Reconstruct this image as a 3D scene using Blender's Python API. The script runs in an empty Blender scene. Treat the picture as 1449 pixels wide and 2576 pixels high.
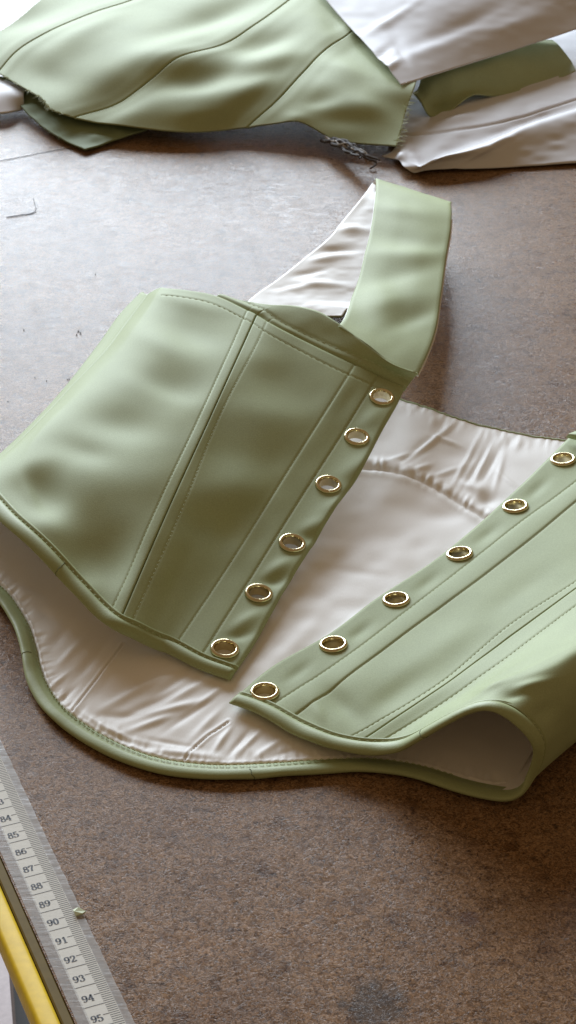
import bpy, math, random
import numpy as np
from mathutils import Vector, noise as mnoise

random.seed(7); rng = np.random.default_rng(7)
scene = bpy.context.scene
COL = scene.collection
CM = 0.01                                   # all modelling below is in centimetres

# ------------------------------------------------------------------ camera
PITCH = math.radians(32.0); CAM_H = 53.8; F = 5731.0; CX, CY = 724.5, 1288.0
cam_d = bpy.data.cameras.new('camera'); cam = bpy.data.objects.new('camera', cam_d); COL.objects.link(cam)
cam.location = (0, 0, CAM_H*CM); cam.rotation_euler = (math.radians(90)-PITCH, 0, 0)
cam_d.sensor_fit = 'VERTICAL'; cam_d.sensor_height = 24.0; cam_d.lens = 24.0*F/2576.0
cam_d.clip_start = 0.02; cam_d.clip_end = 30
cam_d.dof.use_dof = True; cam_d.dof.focus_distance = 0.86; cam_d.dof.aperture_fstop = 45
scene.camera = cam

# ------------------------------------------------------------------ light
world = bpy.data.worlds.new('World'); scene.world = world; world.use_nodes = True
bg = world.node_tree.nodes['Background']
bg.inputs['Color'].default_value = (1.0, 0.68, 0.37, 1); bg.inputs['Strength'].default_value = 0.23
def area(name, loc, target, sx, sy, power, color):
    d = bpy.data.lights.new(name, 'AREA'); d.shape = 'RECTANGLE'; d.size = sx; d.size_y = sy
    d.energy = power; d.color = color
    o = bpy.data.objects.new(name, d); COL.objects.link(o); o.location = loc
    o.rotation_euler = (Vector(target)-Vector(loc)).to_track_quat('-Z', 'Y').to_euler()
    return o
area('window_light', (-1.2, 4.6, 1.34), (-0.65, 0.9, 0.1), 3.1, 1.9, 385, (0.78, 0.89, 1.0))
scene.view_settings.view_transform = 'Standard'; scene.view_settings.look = 'None'
scene.view_settings.exposure = 0.0; scene.view_settings.gamma = 1.0

# ------------------------------------------------------------------ geometry helpers
sp, cp = math.sin(PITCH), math.cos(PITCH)
def at(px, py, z=0.0):
    """point of height z (cm) seen at a position measured on the photograph"""
    px = np.asarray(px, float); py = np.asarray(py, float); z = np.asarray(z, float)
    x = (px-CX)/F; y = -(py-CY)/F
    dy = cp + y*sp; dz = -sp + y*cp
    t = (z-CAM_H)/dz
    return np.stack([x*t, dy*t, z+0*t], -1)
def proj(P):
    d = P - np.array([0, 0, CAM_H])
    f = d[..., 1]*cp - d[..., 2]*sp; u = d[..., 1]*sp + d[..., 2]*cp
    return CX + F*d[..., 0]/f, CY - F*u/f
def hermite(x, Y, xq):
    x = np.asarray(x, float); Y = np.asarray(Y, float); n = len(x)
    d = (Y[1:]-Y[:-1])/(x[1:]-x[:-1]).reshape((-1,)+(1,)*(Y.ndim-1))
    h = x[1:]-x[:-1]; m = np.empty_like(Y); m[0] = d[0]; m[-1] = d[-1]
    for i in range(1, n-1):
        m[i] = (d[i-1]*h[i]+d[i]*h[i-1])/(h[i-1]+h[i])
    k = np.clip(np.searchsorted(x, xq, 'right')-1, 0, n-2)
    s = ((xq-x[k])/h[k]).reshape((-1,)+(1,)*(Y.ndim-1)); hk = h[k].reshape(s.shape)
    return ((2*s**3-3*s**2+1)*Y[k] + (s**3-2*s**2+s)*hk*m[k] + (-2*s**3+3*s**2)*Y[k+1] + (s**3-s**2)*hk*m[k+1])
def smooth_line(P, n):
    P = np.asarray(P, float)
    L = np.r_[0, np.cumsum(np.linalg.norm(np.diff(P, axis=0), axis=1))]
    Q = hermite(L, P, np.linspace(0, L[-1], 8*n))
    L = np.r_[0, np.cumsum(np.linalg.norm(np.diff(Q, axis=0), axis=1))]
    q = np.linspace(0, L[-1], n)
    return np.stack([np.interp(q, L, Q[:, k]) for k in range(P.shape[1])], -1)
def line3(pts, n):
    """curve through (px, py, z) photo measurements -> n world points"""
    p = np.array(pts, float); return smooth_line(at(p[:, 0], p[:, 1], p[:, 2]), n)
def loft(curves, step, rows):
    """grid rows x cols through the given world curves; returns grid and the column of every curve"""
    A = np.stack(curves, 1)                                  # rows, ncurves, 3
    gap = np.linalg.norm(np.diff(A, axis=1), axis=2).mean(0); x = np.r_[0, np.cumsum(gap)]
    q = [0.0]; cols = [0]
    for i in range(len(gap)):
        n = max(2, int(round(gap[i]/step)))
        q += list(np.linspace(x[i], x[i+1], n+1)[1:]); cols.append(len(q)-1)
    G = hermite(x, np.swapaxes(A, 0, 1), np.array(q))
    return np.swapaxes(G, 0, 1).copy(), cols
def grid_normals(G, up=None):
    du = np.gradient(G, axis=1); dv = np.gradient(G, axis=0)
    n = np.cross(du, dv); n /= np.linalg.norm(n, axis=2, keepdims=True)+1e-9
    if up is None:
        if n[..., 2].mean() < 0: n = -n
    elif up < 0: n = -n
    return n
SOFT = 1.0; WIDE = 1.0
def bumps(X, Y, L):
    """hills and hollows: (px, py, half length, half width, angle in degrees, height in cm)"""
    H = np.zeros_like(X)
    for (x, y, a, b, ang, h) in L:
        c, s = math.cos(math.radians(ang)), math.sin(math.radians(ang))
        u = (X-x)*c + (Y-y)*s; v = -(X-x)*s + (Y-y)*c
        H += h*np.exp(-(u/(a*WIDE))**2-(v/(b*SOFT))**2)
    return H
_perm = rng.permutation(512)
def vnoise(x, y, seed=0):
    xi = np.floor(x).astype(int); yi = np.floor(y).astype(int); fx = x-xi; fy = y-yi
    fx = fx*fx*(3-2*fx); fy = fy*fy*(3-2*fy)
    def r(a, b): return _perm[(_perm[(a+seed*57) % 512]+b) % 512]/511.0*2-1
    return (r(xi, yi)*(1-fx)+r(xi+1, yi)*fx)*(1-fy) + (r(xi, yi+1)*(1-fx)+r(xi+1, yi+1)*fx)*fy
def poly_dist(X, Y, pts):
    """pixel distance to a polyline, signed side and position along it"""
    best = np.full(X.shape, 1e9); along = np.zeros(X.shape); side = np.zeros(X.shape); acc = 0
    for (ax, ay), (bx, by) in zip(pts[:-1], pts[1:]):
        dx, dy = bx-ax, by-ay; L = math.hypot(dx, dy)
        t = np.clip(((X-ax)*dx+(Y-ay)*dy)/L/L, 0, 1)
        d = np.hypot(X-ax-t*dx, Y-ay-t*dy); m = d < best
        best[m] = d[m]; along[m] = (acc+t*L)[m]; side[m] = (dx*(Y-ay)-dy*(X-ax))[m]/L; acc += L
    return best, along, side
def mesh_obj(name, V, faces, mats, parent=None, smooth=True):
    me = bpy.data.meshes.new(name); me.from_pydata((np.asarray(V)*CM).tolist(), [], faces)
    for m in (mats if isinstance(mats, (list, tuple)) else [mats]): me.materials.append(m)
    if smooth: me.polygons.foreach_set('use_smooth', [True]*len(me.polygons))
    me.update()
    o = bpy.data.objects.new(name, me); COL.objects.link(o)
    if parent is not None: o.parent = parent; o.matrix_parent_inverse = parent.matrix_basis.inverted()
    return o
def grid_obj(name, G, mats, parent=None, thick=0.0, holes=(), flip=False, closed=False):
    r, c = G.shape[:2]
    idx = np.arange(r*c).reshape(r, c)
    if closed: idx = np.concatenate([idx, idx[:, :1]], 1)
    a, b, d, e = idx[:-1, :-1].ravel(), idx[:-1, 1:].ravel(), idx[1:, 1:].ravel(), idx[1:, :-1].ravel()
    Q = np.stack([a, b, d, e], 1); V = G.reshape(-1, 3)
    n = np.cross(V[Q[:, 1]]-V[Q[:, 0]], V[Q[:, 3]]-V[Q[:, 0]])[:, 2].mean()
    if (n < 0) != flip: Q = Q[:, ::-1]
    if len(holes):
        C = V[Q].mean(1); keep = np.ones(len(Q), bool)
        for h, rad in holes: keep &= np.linalg.norm(C-h, axis=1) > rad
        Q = Q[keep]; used = np.unique(Q); m = np.full(len(V), -1); m[used] = np.arange(len(used)); V = V[used]; Q = m[Q]
    o = mesh_obj(name, V, Q.tolist(), mats, parent)
    if thick:
        md = o.modifiers.new('thickness', 'SOLIDIFY'); md.thickness = thick*CM; md.offset = -1
        if isinstance(mats, (list, tuple)) and len(mats) > 1: md.material_offset = 1
    return o
def sweep(P, prof, up=None):
    """grid: closed profile [(side, up)] carried along the world curve P; prof may be a function of t"""
    P = np.asarray(P); n = len(P); T = np.gradient(P, axis=0); T /= np.linalg.norm(T, axis=1, keepdims=True)+1e-9
    U = np.tile([0, 0, 1.0], (n, 1)) if up is None else np.asarray(up)
    S = np.cross(T, U); S /= np.linalg.norm(S, axis=1, keepdims=True)+1e-9; N = np.cross(S, T)
    G = []
    for i in range(n):
        pr = np.asarray(prof(i/(n-1)) if callable(prof) else prof)
        G.append(P[i]+pr[:, :1]*S[i]+pr[:, 1:]*N[i])
    return np.array(G)
def ring(rx, ry, k=12): a = np.arange(k)*2*math.pi/k; return np.stack([rx*np.cos(a), ry*np.sin(a)], 1)
class MB:
    def __init__(s): s.v = []; s.f = []
    def grid(s, G, closed=True, caps=True):
        r, c = G.shape[:2]; b = len(s.v); s.v += G.reshape(-1, 3).tolist()
        for i in range(r-1):
            for j in range(c if closed else c-1):
                k = (j+1) % c; s.f.append((b+i*c+j, b+i*c+k, b+(i+1)*c+k, b+(i+1)*c+j))
        if closed and caps:
            s.f.append(tuple(b+j for j in range(c))); s.f.append(tuple(b+(r-1)*c+j for j in range(c))[::-1])
    def tube(s, P, r, k=6, taper=True):
        s.grid(sweep(P, (lambda t: ring(r*(1-.5*t), r*(1-.5*t), k)) if taper else ring(r, r, k)))
    def poly(s, P): b = len(s.v); s.v += [list(p) for p in P]; s.f.append(tuple(range(b, b+len(P))))
    def build(s, name, mats, parent=None, smooth=True): return mesh_obj(name, s.v, s.f, mats, parent, smooth)
def empty(name, loc, label, cat, group=None):
    o = bpy.data.objects.new(name, None); COL.objects.link(o); o.location = [c*CM for c in loc]; o.empty_display_size = .02
    o['label'] = label; o['category'] = cat
    if group: o['group'] = group
    return o
def tag(o, label, cat, group=None):
    o['label'] = label; o['category'] = cat
    if group: o['group'] = group
    return o

# ------------------------------------------------------------------ materials
def material(name):
    m = bpy.data.materials.new(name); m.use_nodes = True; nt = m.node_tree
    return m, nt, nt.nodes['Principled BSDF']
def node(nt, kind, **kw):
    n = nt.nodes.new(kind)
    for k, v in kw.items():
        if k in n.inputs: n.inputs[k].default_value = v
        else: setattr(n, k, v)
    return n
def noise_tex(nt, scale, detail=3, dist=0.0, vec=None, rough=.5):
    n = node(nt, 'ShaderNodeTexNoise', Scale=scale, Detail=detail, Distortion=dist, Roughness=rough)
    nt.links.new(vec if vec is not None else nt.nodes['co'].outputs['Object'], n.inputs['Vector']); return n
def ramp(nt, fac, stops):
    r = nt.nodes.new('ShaderNodeValToRGB'); e = r.color_ramp.elements
    while len(e) < len(stops): e.new(0.5)
    for k, (p, c) in enumerate(stops): e[k].position = p; e[k].color = (c if len(c) == 4 else (*c, 1))
    nt.links.new(fac, r.inputs['Fac']); return r
def coords(nt):
    n = nt.nodes.new('ShaderNodeTexCoord'); n.name = 'co'; return n
def cloth(name, color, rough, sheen=.3, weave=2500., wstr=.12, mott=.06, stretch=(1, 1, 1), rot=0, spec=.5):
    m, nt, b = material(name); co = coords(nt)
    mp = node(nt, 'ShaderNodeMapping'); mp.inputs['Scale'].default_value = stretch; mp.inputs['Rotation'].default_value = (0, 0, rot)
    nt.links.new(co.outputs['Object'], mp.inputs['Vector'])
    w = noise_tex(nt, weave, 2, 0, mp.outputs['Vector']); lo = noise_tex(nt, 45, 3)
    c1 = tuple(c*(1-mott) for c in color); c2 = tuple(min(1, c*(1+mott)) for c in color)
    mx = node(nt, 'ShaderNodeMix', data_type='FLOAT'); mx.inputs[0].default_value = .35
    nt.links.new(w.outputs['Fac'], mx.inputs[2]); nt.links.new(lo.outputs['Fac'], mx.inputs[3])
    r = ramp(nt, mx.outputs[0], [(.3, c1), (.7, c2)]); nt.links.new(r.outputs['Color'], b.inputs['Base Color'])
    bp = node(nt, 'ShaderNodeBump', Strength=wstr*1.6, Distance=.0003)
    nt.links.new(w.outputs['Fac'], bp.inputs['Height']); nt.links.new(bp.outputs['Normal'], b.inputs['Normal'])
    b.inputs['Roughness'].default_value = rough; b.inputs['Sheen Weight'].default_value = sheen; b.inputs['Sheen Roughness'].default_value = .4
    b.inputs['Sheen Tint'].default_value = (*[min(1, c*1.7) for c in color], 1); b.inputs['Specular IOR Level'].default_value = spec
    return m
GREEN = (0.355, 0.408, 0.228)
M_green = cloth('green satin', GREEN, .62, .30, spec=.24, weave=1900., mott=.14, wstr=.13)
M_bind = cloth('green binding satin', (0.335, .385, .195), .52, .4, wstr=.10, spec=.35, weave=1500., mott=.10)
M_under = cloth('green satin wrong side', (0.21, .27, .15), .7, .15)
M_lining = cloth('ivory lining', (.86, .835, .80), .55, .2, weave=1800, stretch=(1.6, .35, 1), wstr=.10, mott=.025)
M_white = cloth('white cloth', (.66, .655, .685), .6, .2, wstr=.05, mott=.02)
M_thread = cloth('green thread', (.42, .47, .28), .6, .1, wstr=0)
M_seam = cloth('seam shadow thread', (.12, .14, .06), .7, 0, wstr=0)
M_paper = cloth('scale paper', (.74, .71, .65), .65, 0, weave=900, wstr=.05, mott=.05)
M_grey = cloth('grey fray', (.09, .085, .085), .8, .1, wstr=.2, mott=.5, weave=900)
M_greyl = cloth('pale fray', (.52, .49, .46), .8, .1, wstr=.2, mott=.2)
M_dark = cloth('dark thread', (.06, .05, .045), .7, 0, wstr=0)
def plain(name, color, rough, metal=0.0, spec=.5):
    m, nt, b = material(name); co = coords(nt)
    n = noise_tex(nt, 260, 4); r = ramp(nt, n.outputs['Fac'], [(.3, tuple(c*.9 for c in color)), (.7, tuple(min(1, c*1.08) for c in color))])
    nt.links.new(r.outputs['Color'], b.inputs['Base Color'])
    b.inputs['Roughness'].default_value = rough; b.inputs['Metallic'].default_value = metal; b.inputs['Specular IOR Level'].default_value = spec
    return m
M_brass = plain('pale brass', (.72, .635, .41), .19, 1.0)
M_ink = plain('navy ink', (.018, .016, .03), .6)
M_yellow = plain('yellow edging', (.92, .64, .012), .5)
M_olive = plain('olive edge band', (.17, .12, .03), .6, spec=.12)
M_floor = plain('dark floor', (.05, .043, .038), .7)
M_card = plain('pale card', (.62, .53, .52), .7)

def fibreboard():
    m, nt, b = material('brown fibreboard'); co = coords(nt); lk = nt.links.new
    def mathn(op, a, bb, clamp=False):
        n = node(nt, 'ShaderNodeMath', operation=op, use_clamp=clamp)
        for k, v in enumerate((a, bb)):
            if v is None: continue
            if isinstance(v, (int, float)): n.inputs[k].default_value = v
            else: lk(v, n.inputs[k])
        return n.outputs[0]
    big = noise_tex(nt, 16, 5); mid = noise_tex(nt, 120, 4, .6); fine = noise_tex(nt, 620, 3, 1.6); worm = noise_tex(nt, 330, 2, 2.6); worm2 = noise_tex(nt, 420, 2, 3.0)
    # light wood fibres and dark flecks: thin iso-lines of warped noise
    fib = mathn('SUBTRACT', 1.0, mathn('MULTIPLY', mathn('ABSOLUTE', mathn('SUBTRACT', worm.outputs['Fac'], .53), None), 26.0), True)
    flk = mathn('SUBTRACT', 1.0, mathn('MULTIPLY', mathn('ABSOLUTE', mathn('SUBTRACT', worm2.outputs['Fac'], .42), None), 20.0), True)
    base = ramp(nt, fine.outputs['Fac'], [(.30, (.06, .030, .014)), (.5, (.215, .118, .055)), (.70, (.37, .23, .132))])
    def mixc(fac, a, bcol, kind='MIX'):
        n = node(nt, 'ShaderNodeMix', data_type='RGBA', blend_type=kind)
        (lk(fac, n.inputs[0]) if not isinstance(fac, float) else setattr(n.inputs[0], 'default_value', fac))
        lk(a, n.inputs[6])
        if isinstance(bcol, tuple): n.inputs[7].default_value = (*bcol, 1)
        else: lk(bcol, n.inputs[7])
        return n.outputs[2]
    c = mixc(mathn('MULTIPLY', fib, .42), base.outputs['Color'], (.36, .285, .22))
    c = mixc(mathn('MULTIPLY', flk, .6), c, (.055, .033, .024))
    pat = ramp(nt, big.outputs['Fac'], [(.3, (.80, .76, .74)), (.55, (1, 1, 1)), (.75, (1.12, 1.08, 1.02))])
    c = mixc(1.0, c, pat.outputs['Color'], 'MULTIPLY')
    pm = ramp(nt, mid.outputs['Fac'], [(.28, (.60, .54, .50)), (.46, (1, 1, 1)), (.7, (1.08, 1.06, 1.04))])
    c = mixc(1.0, c, pm.outputs['Color'], 'MULTIPLY')
    # grey ink stain and a few darker spots
    for (px, py, rad, amt, col) in ((945, 2525, 1.0, .62, (.055, .05, .048)), (1180, 2312, .35, .5, (.07, .03, .025)), (905, 2265, .5, .3, (.08, .05, .04)), (660, 2405, .4, .35, (.08, .045, .035)), (420, 2360, .4, .3, (.08, .05, .04))):
        p = at(px, py, 0)*CM
        vd = node(nt, 'ShaderNodeVectorMath', operation='DISTANCE'); lk(co.outputs['Object'], vd.inputs[0]); vd.inputs[1].default_value = tuple(p)
        nz = noise_tex(nt, 160, 4)
        d = mathn('ADD', mathn('DIVIDE', vd.outputs['Value'], rad*CM), mathn('MULTIPLY', mathn('SUBTRACT', nz.outputs['Fac'], .5), 1.9))
        f = mathn('MULTIPLY', mathn('MULTIPLY', mathn('SUBTRACT', 1.25, d), 2.2, True), amt)
        c = mixc(f, c, col)
    lk(c, b.inputs['Base Color'])
    mp = node(nt, 'ShaderNodeMapping'); mp.inputs['Scale'].default_value = (.35, 1, 1); lk(co.outputs['Object'], mp.inputs['Vector'])
    scr = noise_tex(nt, 300, 4, .8, mp.outputs['Vector'])
    rr = ramp(nt, scr.outputs['Fac'], [(.3, (.25,)*3), (.5, (.30,)*3), (.72, (.37,)*3)])
    lk(rr.outputs['Color'], b.inputs['Roughness'])
    b.inputs['Specular IOR Level'].default_value = .105
    bp = node(nt, 'ShaderNodeBump', Strength=.26, Distance=.0004)
    lk(mathn('ADD', fine.outputs['Fac'], mathn('MULTIPLY', fib, .35)), bp.inputs['Height']); lk(bp.outputs['Normal'], b.inputs['Normal'])
    return m
M_board = fibreboard()
def film(name, lo, hi):
    m, nt, b = material(name); co = coords(nt)
    out = nt.nodes['Material Output']; tr = nt.nodes.new('ShaderNodeBsdfTransparent'); tr.inputs['Color'].default_value = (.96, .96, .95, 1)
    b.inputs['Base Color'].default_value = (.62, .61, .60, 1); b.inputs['Roughness'].default_value = .28
    mp = node(nt, 'ShaderNodeMapping'); mp.inputs['Rotation'].default_value = (0, 0, math.radians(18)); mp.inputs['Scale'].default_value = (.25, 1.4, 1)
    nt.links.new(co.outputs['Object'], mp.inputs['Vector'])
    n = noise_tex(nt, 420, 3, .6, mp.outputs['Vector'])
    r = ramp(nt, n.outputs['Fac'], [(.35, (lo,)*3), (.7, (hi,)*3)])
    mx = nt.nodes.new('ShaderNodeMixShader'); nt.links.new(r.outputs['Color'], mx.inputs[0])
    nt.links.new(tr.outputs[0], mx.inputs[1]); nt.links.new(b.outputs[0], mx.inputs[2]); nt.links.new(mx.outputs[0], out.inputs['Surface'])
    bp = node(nt, 'ShaderNodeBump', Strength=.25, Distance=.0005); nt.links.new(n.outputs['Fac'], bp.inputs['Height']); nt.links.new(bp.outputs['Normal'], b.inputs['Normal'])
    return m
M_film = film('clear adhesive film', .0, .05); M_haze = film('cloudy adhesive film', .40, .52)

# ------------------------------------------------------------------ worktable with its taped-on scale
o84 = at(.6, 2081.5, 0); o94 = at(207.3, 2539, 0)
UU = (o94-o84); KCM = np.linalg.norm(UU)/10.0; UU = UU/np.linalg.norm(UU); VV = np.array([-UU[1], UU[0], 0.0])   # along the scale, across it
if VV[0] < 0: VV = -VV
def sc(s, v, z=0.0): return o84 + UU*((s-84.5)*KCM) + VV*v + np.array([0, 0, z])
table = empty('worktable', sc(90, 30, 0), 'brown fibreboard worktable with fine wood fibres and a yellow edge', 'table')
EDGE = -0.42
a0, a1 = sc(-10, EDGE), sc(120, EDGE); b1, b0 = sc(120, 210), sc(-10, 210)
mb = MB()
top = [a0, a1, b1, b0]; mb.poly(top if np.cross(a1-a0, b1-a0)[2] > 0 else top[::-1])
bot = [p-np.array([0, 0, 2.2]) for p in top]; mb.poly(bot)
for i in range(4): mb.poly([top[i], top[(i+1) % 4], bot[(i+1) % 4], bot[i]])
mb.build('tabletop', M_board, table, smooth=False)
L = np.array([sc(s, 0) for s in np.linspace(40, 118, 90)])
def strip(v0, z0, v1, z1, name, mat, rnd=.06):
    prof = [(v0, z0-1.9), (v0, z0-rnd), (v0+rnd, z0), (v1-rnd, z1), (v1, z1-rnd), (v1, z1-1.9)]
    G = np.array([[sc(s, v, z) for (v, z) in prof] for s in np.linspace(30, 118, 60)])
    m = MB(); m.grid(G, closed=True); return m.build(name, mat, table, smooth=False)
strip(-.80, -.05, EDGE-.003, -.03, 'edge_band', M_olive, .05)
# yellow rounded edging
ang = np.linspace(0, 2*math.pi, 20, endpoint=False)
G = np.array([[sc(s, -1.19+.385*math.copysign(abs(math.cos(a))**.45, math.cos(a)), -.62+.62*math.copysign(abs(math.sin(a))**.4, math.sin(a))) for a in ang] for s in np.linspace(30, 118, 60)])
m = MB(); m.grid(G); m.build('yellow_edging', M_yellow, table)

tape = empty('measuring_tape', sc(89, .5, 0), 'paper centimetre scale with black numerals stuck along the table edge under clear film', 'measuring tape')
m = MB(); m.poly([sc(60, 0, .012), sc(112, 0, .012), sc(112, 1.14, .012), sc(60, 1.14, .012)][::-1]); m.build('scale_strip', M_paper, tape, False)
tk = MB()
def bar(p, q, w, z=.017):
    d = (q-p); d = d/np.linalg.norm(d); n = np.cross(d, [0, 0, 1])*w/2; e = np.array([0, 0, z])
    tk.poly([p-n+e, q-n+e, q+n+e, p+n+e])
for mm in range(780, 985):
    s = mm/10; j = .006*random.uniform(-1, 1)
    if mm % 10 == 5: bar(sc(s, 0), sc(s, 1.12), .026)
    elif mm % 10 == 0: bar(sc(s, .55), sc(s, 1.10), .024)
    else: bar(sc(s, .76+j), sc(s, 1.11+j), .026)
o = tk.build('tick_marks', M_ink, tape, False); o['kind'] = 'stuff'
def arc(cx, cy, rx, ry, a0, a1, n=26): t = np.radians(np.linspace(a0, a1, n)); return np.stack([cx+rx*np.cos(t), cy+ry*np.sin(t)], 1)
def seg(*p, n=10):
    p = np.array(p, float); return np.concatenate([np.linspace(p[i], p[i+1], n) for i in range(len(p)-1)])
SIX = [arc(.3, .3, .21, .26, 0, 360), np.concatenate([arc(.44, .40, .35, .54, 92, 180)]), 'dot', (.47, .84)]
GL = {'0': [arc(.3, .5, .21, .45, 0, 360)],
      '1': [seg((.33, .95), (.33, .05)), seg((.33, .93), (.14, .80)), seg((.13, .03), (.53, .03))],
      '2': [np.concatenate([arc(.29, .71, .21, .25, 165, -20), seg((.47, .58), (.08, .06))[1:]]), seg((.06, .08), (.54, .08)), seg((.54, .08), (.56, .22)), 'dot', (.13, .74), 'bar', ((.06, .07), (.53, .07))],
      '3': [np.concatenate([arc(.27, .73, .19, .22, 155, -88), arc(.26, .27, .24, .25, 88, -155)]), 'dot', (.13, .78), 'dot', (.09, .2)],
      '4': [seg((.40, .97), (.04, .30)), seg((.04, .29), (.60, .29)), seg((.41, .97), (.41, .04)), seg((.25, .03), (.57, .03))],
      '5': [seg((.13, .93), (.13, .52)), np.concatenate([arc(.26, .30, .25, .28, 125, -150)]), 'dot', (.09, .18), 'bar', ((.12, .92), (.50, .92))],
      '6': SIX,
      '7': [np.array([(.52, .92), (.40, .66), (.31, .40), (.28, .2), (.28, .03)]), seg((.08, .92), (.06, .72)), 'bar', ((.07, .92), (.54, .92))],
      '8': [arc(.3, .74, .17, .21, 0, 360), arc(.3, .27, .22, .25, 0, 360)],
      '9': [(lambda a: np.array([.6, 1.0])-a)(q) if isinstance(q, np.ndarray) else q for q in SIX[:2]]+['dot', (.13, .16)]}
def numeral(txt, s):
    m = MB(); H = .325; W = .32; v0 = .115
    def pt(p, k, z=.018): return sc(s + .10 + (.5-p[1])*H/KCM*1.0, v0+k*.205+p[0]*W, z)
    for k, ch in enumerate(txt):
        if ch == '#': continue
        g = GL[ch]; i = 0
        while i < len(g):
            if isinstance(g[i], str):
                if g[i] == 'dot': m.poly([pt(p, k, .0184) for p in arc(*g[i+1], .085, .075, 0, 345, 14)])
                else:
                    (x0, y0), (x1, y1) = g[i+1]; m.poly([pt(p, k, .0182) for p in ((x0, y0-.055), (x1, y1-.055), (x1, y1+.055), (x0, y0+.055))])
                i += 2; continue
            P = g[i]; T = np.gradient(P, axis=0); T /= np.linalg.norm(T, axis=1, keepdims=True)+1e-9
            w = .06+.15*np.abs(T[:, 1])**1.6; N = np.stack([-T[:, 1], T[:, 0]], 1)*w[:, None]/2
            for a in range(len(P)-1):
                m.poly([pt(P[a]-N[a], k), pt(P[a+1]-N[a+1], k), pt(P[a+1]+N[a+1], k), pt(P[a]+N[a], k)])
            i += 1
    return m.build('numeral', M_ink, tape, False)
for n in range(79, 98): numeral(str(n), float(n))
Sg = np.linspace(60, 112, 400)
edge_r = 1.40 + .015*vnoise(Sg*2.1, Sg*0) + .006*vnoise(Sg*7, Sg*0+3); edge_l = -.36+.006*vnoise(Sg*2, Sg*0+9)
cols = np.linspace(0, 1, 26)
G = np.array([[sc(s, l+(r-l)*c, .03+.018*max(0, c-.75)*4*(.5+.5*vnoise(np.array([s*9.]), np.array([c*9.]))[0])) for c in cols] for s, l, r in zip(Sg, edge_l, edge_r)])
kp = int(25*.36/1.76)+1, int(25*1.5/1.76)
grid_obj('clear_film', G[:, kp[0]:kp[1]+1], M_film, tape); grid_obj('film_margin', G[:, :kp[0]+1], M_haze, tape); grid_obj('film_margin', G[:, kp[1]:], M_haze, tape)
# snippets of green cloth caught on the film
def snippet(px, py, pts, label):
    c = at(px, py, .06); V = np.array([c+np.array(p) for p in pts]); n = len(V)
    f = [tuple(range(n))]; o = mesh_obj('fabric_snippet', V, f, M_pale, None, False)
    md = o.modifiers.new('thickness', 'SOLIDIFY'); md.thickness = .0005; tag(o, label, 'fabric scrap'); return o
M_pale = cloth('pale green snippet', (.60, .66, .44), .6)
c = MB()
V = [(-.02, .10, .0), (.16, .16, .16), (.42, .02, .05), (.32, -.12, .10), (.10, -.20, .02), (.05, -.04, .14)]
P = [at(184, 2294, .08)+np.array(v)*np.array([1.05, 1.05, .5]) for v in V]
c.v = [list(p) for p in P]; c.f = [(0, 5, 1), (1, 5, 2), (2, 5, 3), (3, 5, 4), (4, 5, 0)]
o = c.build('fabric_snippet', M_pale, None, False); md = o.modifiers.new('thickness', 'SOLIDIFY'); md.thickness = .0006
tag(o, 'tiny pale green fabric snippet lying on the clear film beside the numeral 90', 'fabric scrap')

fl = MB(); fl.poly([[-300, -200, -75], [300, -200, -75], [300, 500, -75], [-300, 500, -75]]); o = fl.build('floor', M_floor, None, False); o['kind'] = 'structure'
# pale box on the floor beyond the table edge
q0, q1 = at(2, 2180, -45), at(34, 2600, -45)
d = q1-q0; d /= np.linalg.norm(d); n = np.array([d[1], -d[0], 0]);
if n[0] > 0: n = -n
A, B = q0-d*30, q1+d*30; rect = [A, B, B+n*25, A+n*25]; mb = MB()
for z0, z1 in ((0, -30),):
    tp = rect; bt = [p+np.array([0, 0, -29.9]) for p in rect]
    mb.poly(tp); mb.poly(bt[::-1])
    for i in range(4): mb.poly([tp[i], bt[i], bt[(i+1) % 4], tp[(i+1) % 4]])
o = mb.build('cardboard_box', M_card, None, False); o.modifiers.new('bevel', 'BEVEL').width = .004
tag(o, 'pale carton on the dark floor beyond the yellow table edge', 'box')

# ------------------------------------------------------------------ the corset top
corset = empty('corset_top', at(700, 1500, 0), 'sage green satin corset top with ivory lining, gold eyelets and one raised strap', 'corset top')
stitch = MB()
def stitches(P, N, length=.20, gap=.09, w=.034, h=.02, jit=.012):
    """thread stitches lying along a world curve P with surface normals N"""
    L = np.r_[0, np.cumsum(np.linalg.norm(np.diff(P, axis=0), axis=1))]; s = .1
    while s+length < L[-1]:
        e = [np.array([np.interp(q, L, P[:, k]) for k in range(3)]) for q in (s, s+length)]
        nn = np.array([np.interp(s+length/2, L, N[:, k]) for k in range(3)]); nn /= np.linalg.norm(nn)
        t = e[1]-e[0]; t /= np.linalg.norm(t)+1e-9; b = np.cross(nn, t)
        e = [x+b*random.uniform(-jit, jit) for x in e]; md = (e[0]+e[1])/2
        ringp = []
        for q, up, ww in ((e[0], -.010, .6), (md, h, 1), (e[1], -.010, .6)):
            ringp.append([q+b*w*ww+nn*(up-.012), q+nn*(up+.012), q-b*w*ww+nn*(up-.012)])
        stitch.grid(np.array(ringp)); s += length+gap*random.uniform(.8, 1.25)
def groove(G, cols, spec, N):
    """press lines (column, depth, width) into the grid, along its normals"""
    D = np.zeros(G.shape[:2])
    for (k, depth, wid) in spec:
        c = cols[k]; d = np.linalg.norm(G-G[:, c:c+1], axis=2); D += depth*np.exp(-(d/wid)**2)
    return D
def eyelet_at(G, N, px, py):
    X, Y = proj(G); d = (X-px)**2+(Y-py)**2; i, j = np.unravel_index(np.argmin(d), d.shape)
    c = G[i, j]; m = np.linalg.norm(G-c, axis=2) < .8; n = N[m].mean(0); n /= np.linalg.norm(n)
    return c, n
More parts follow.
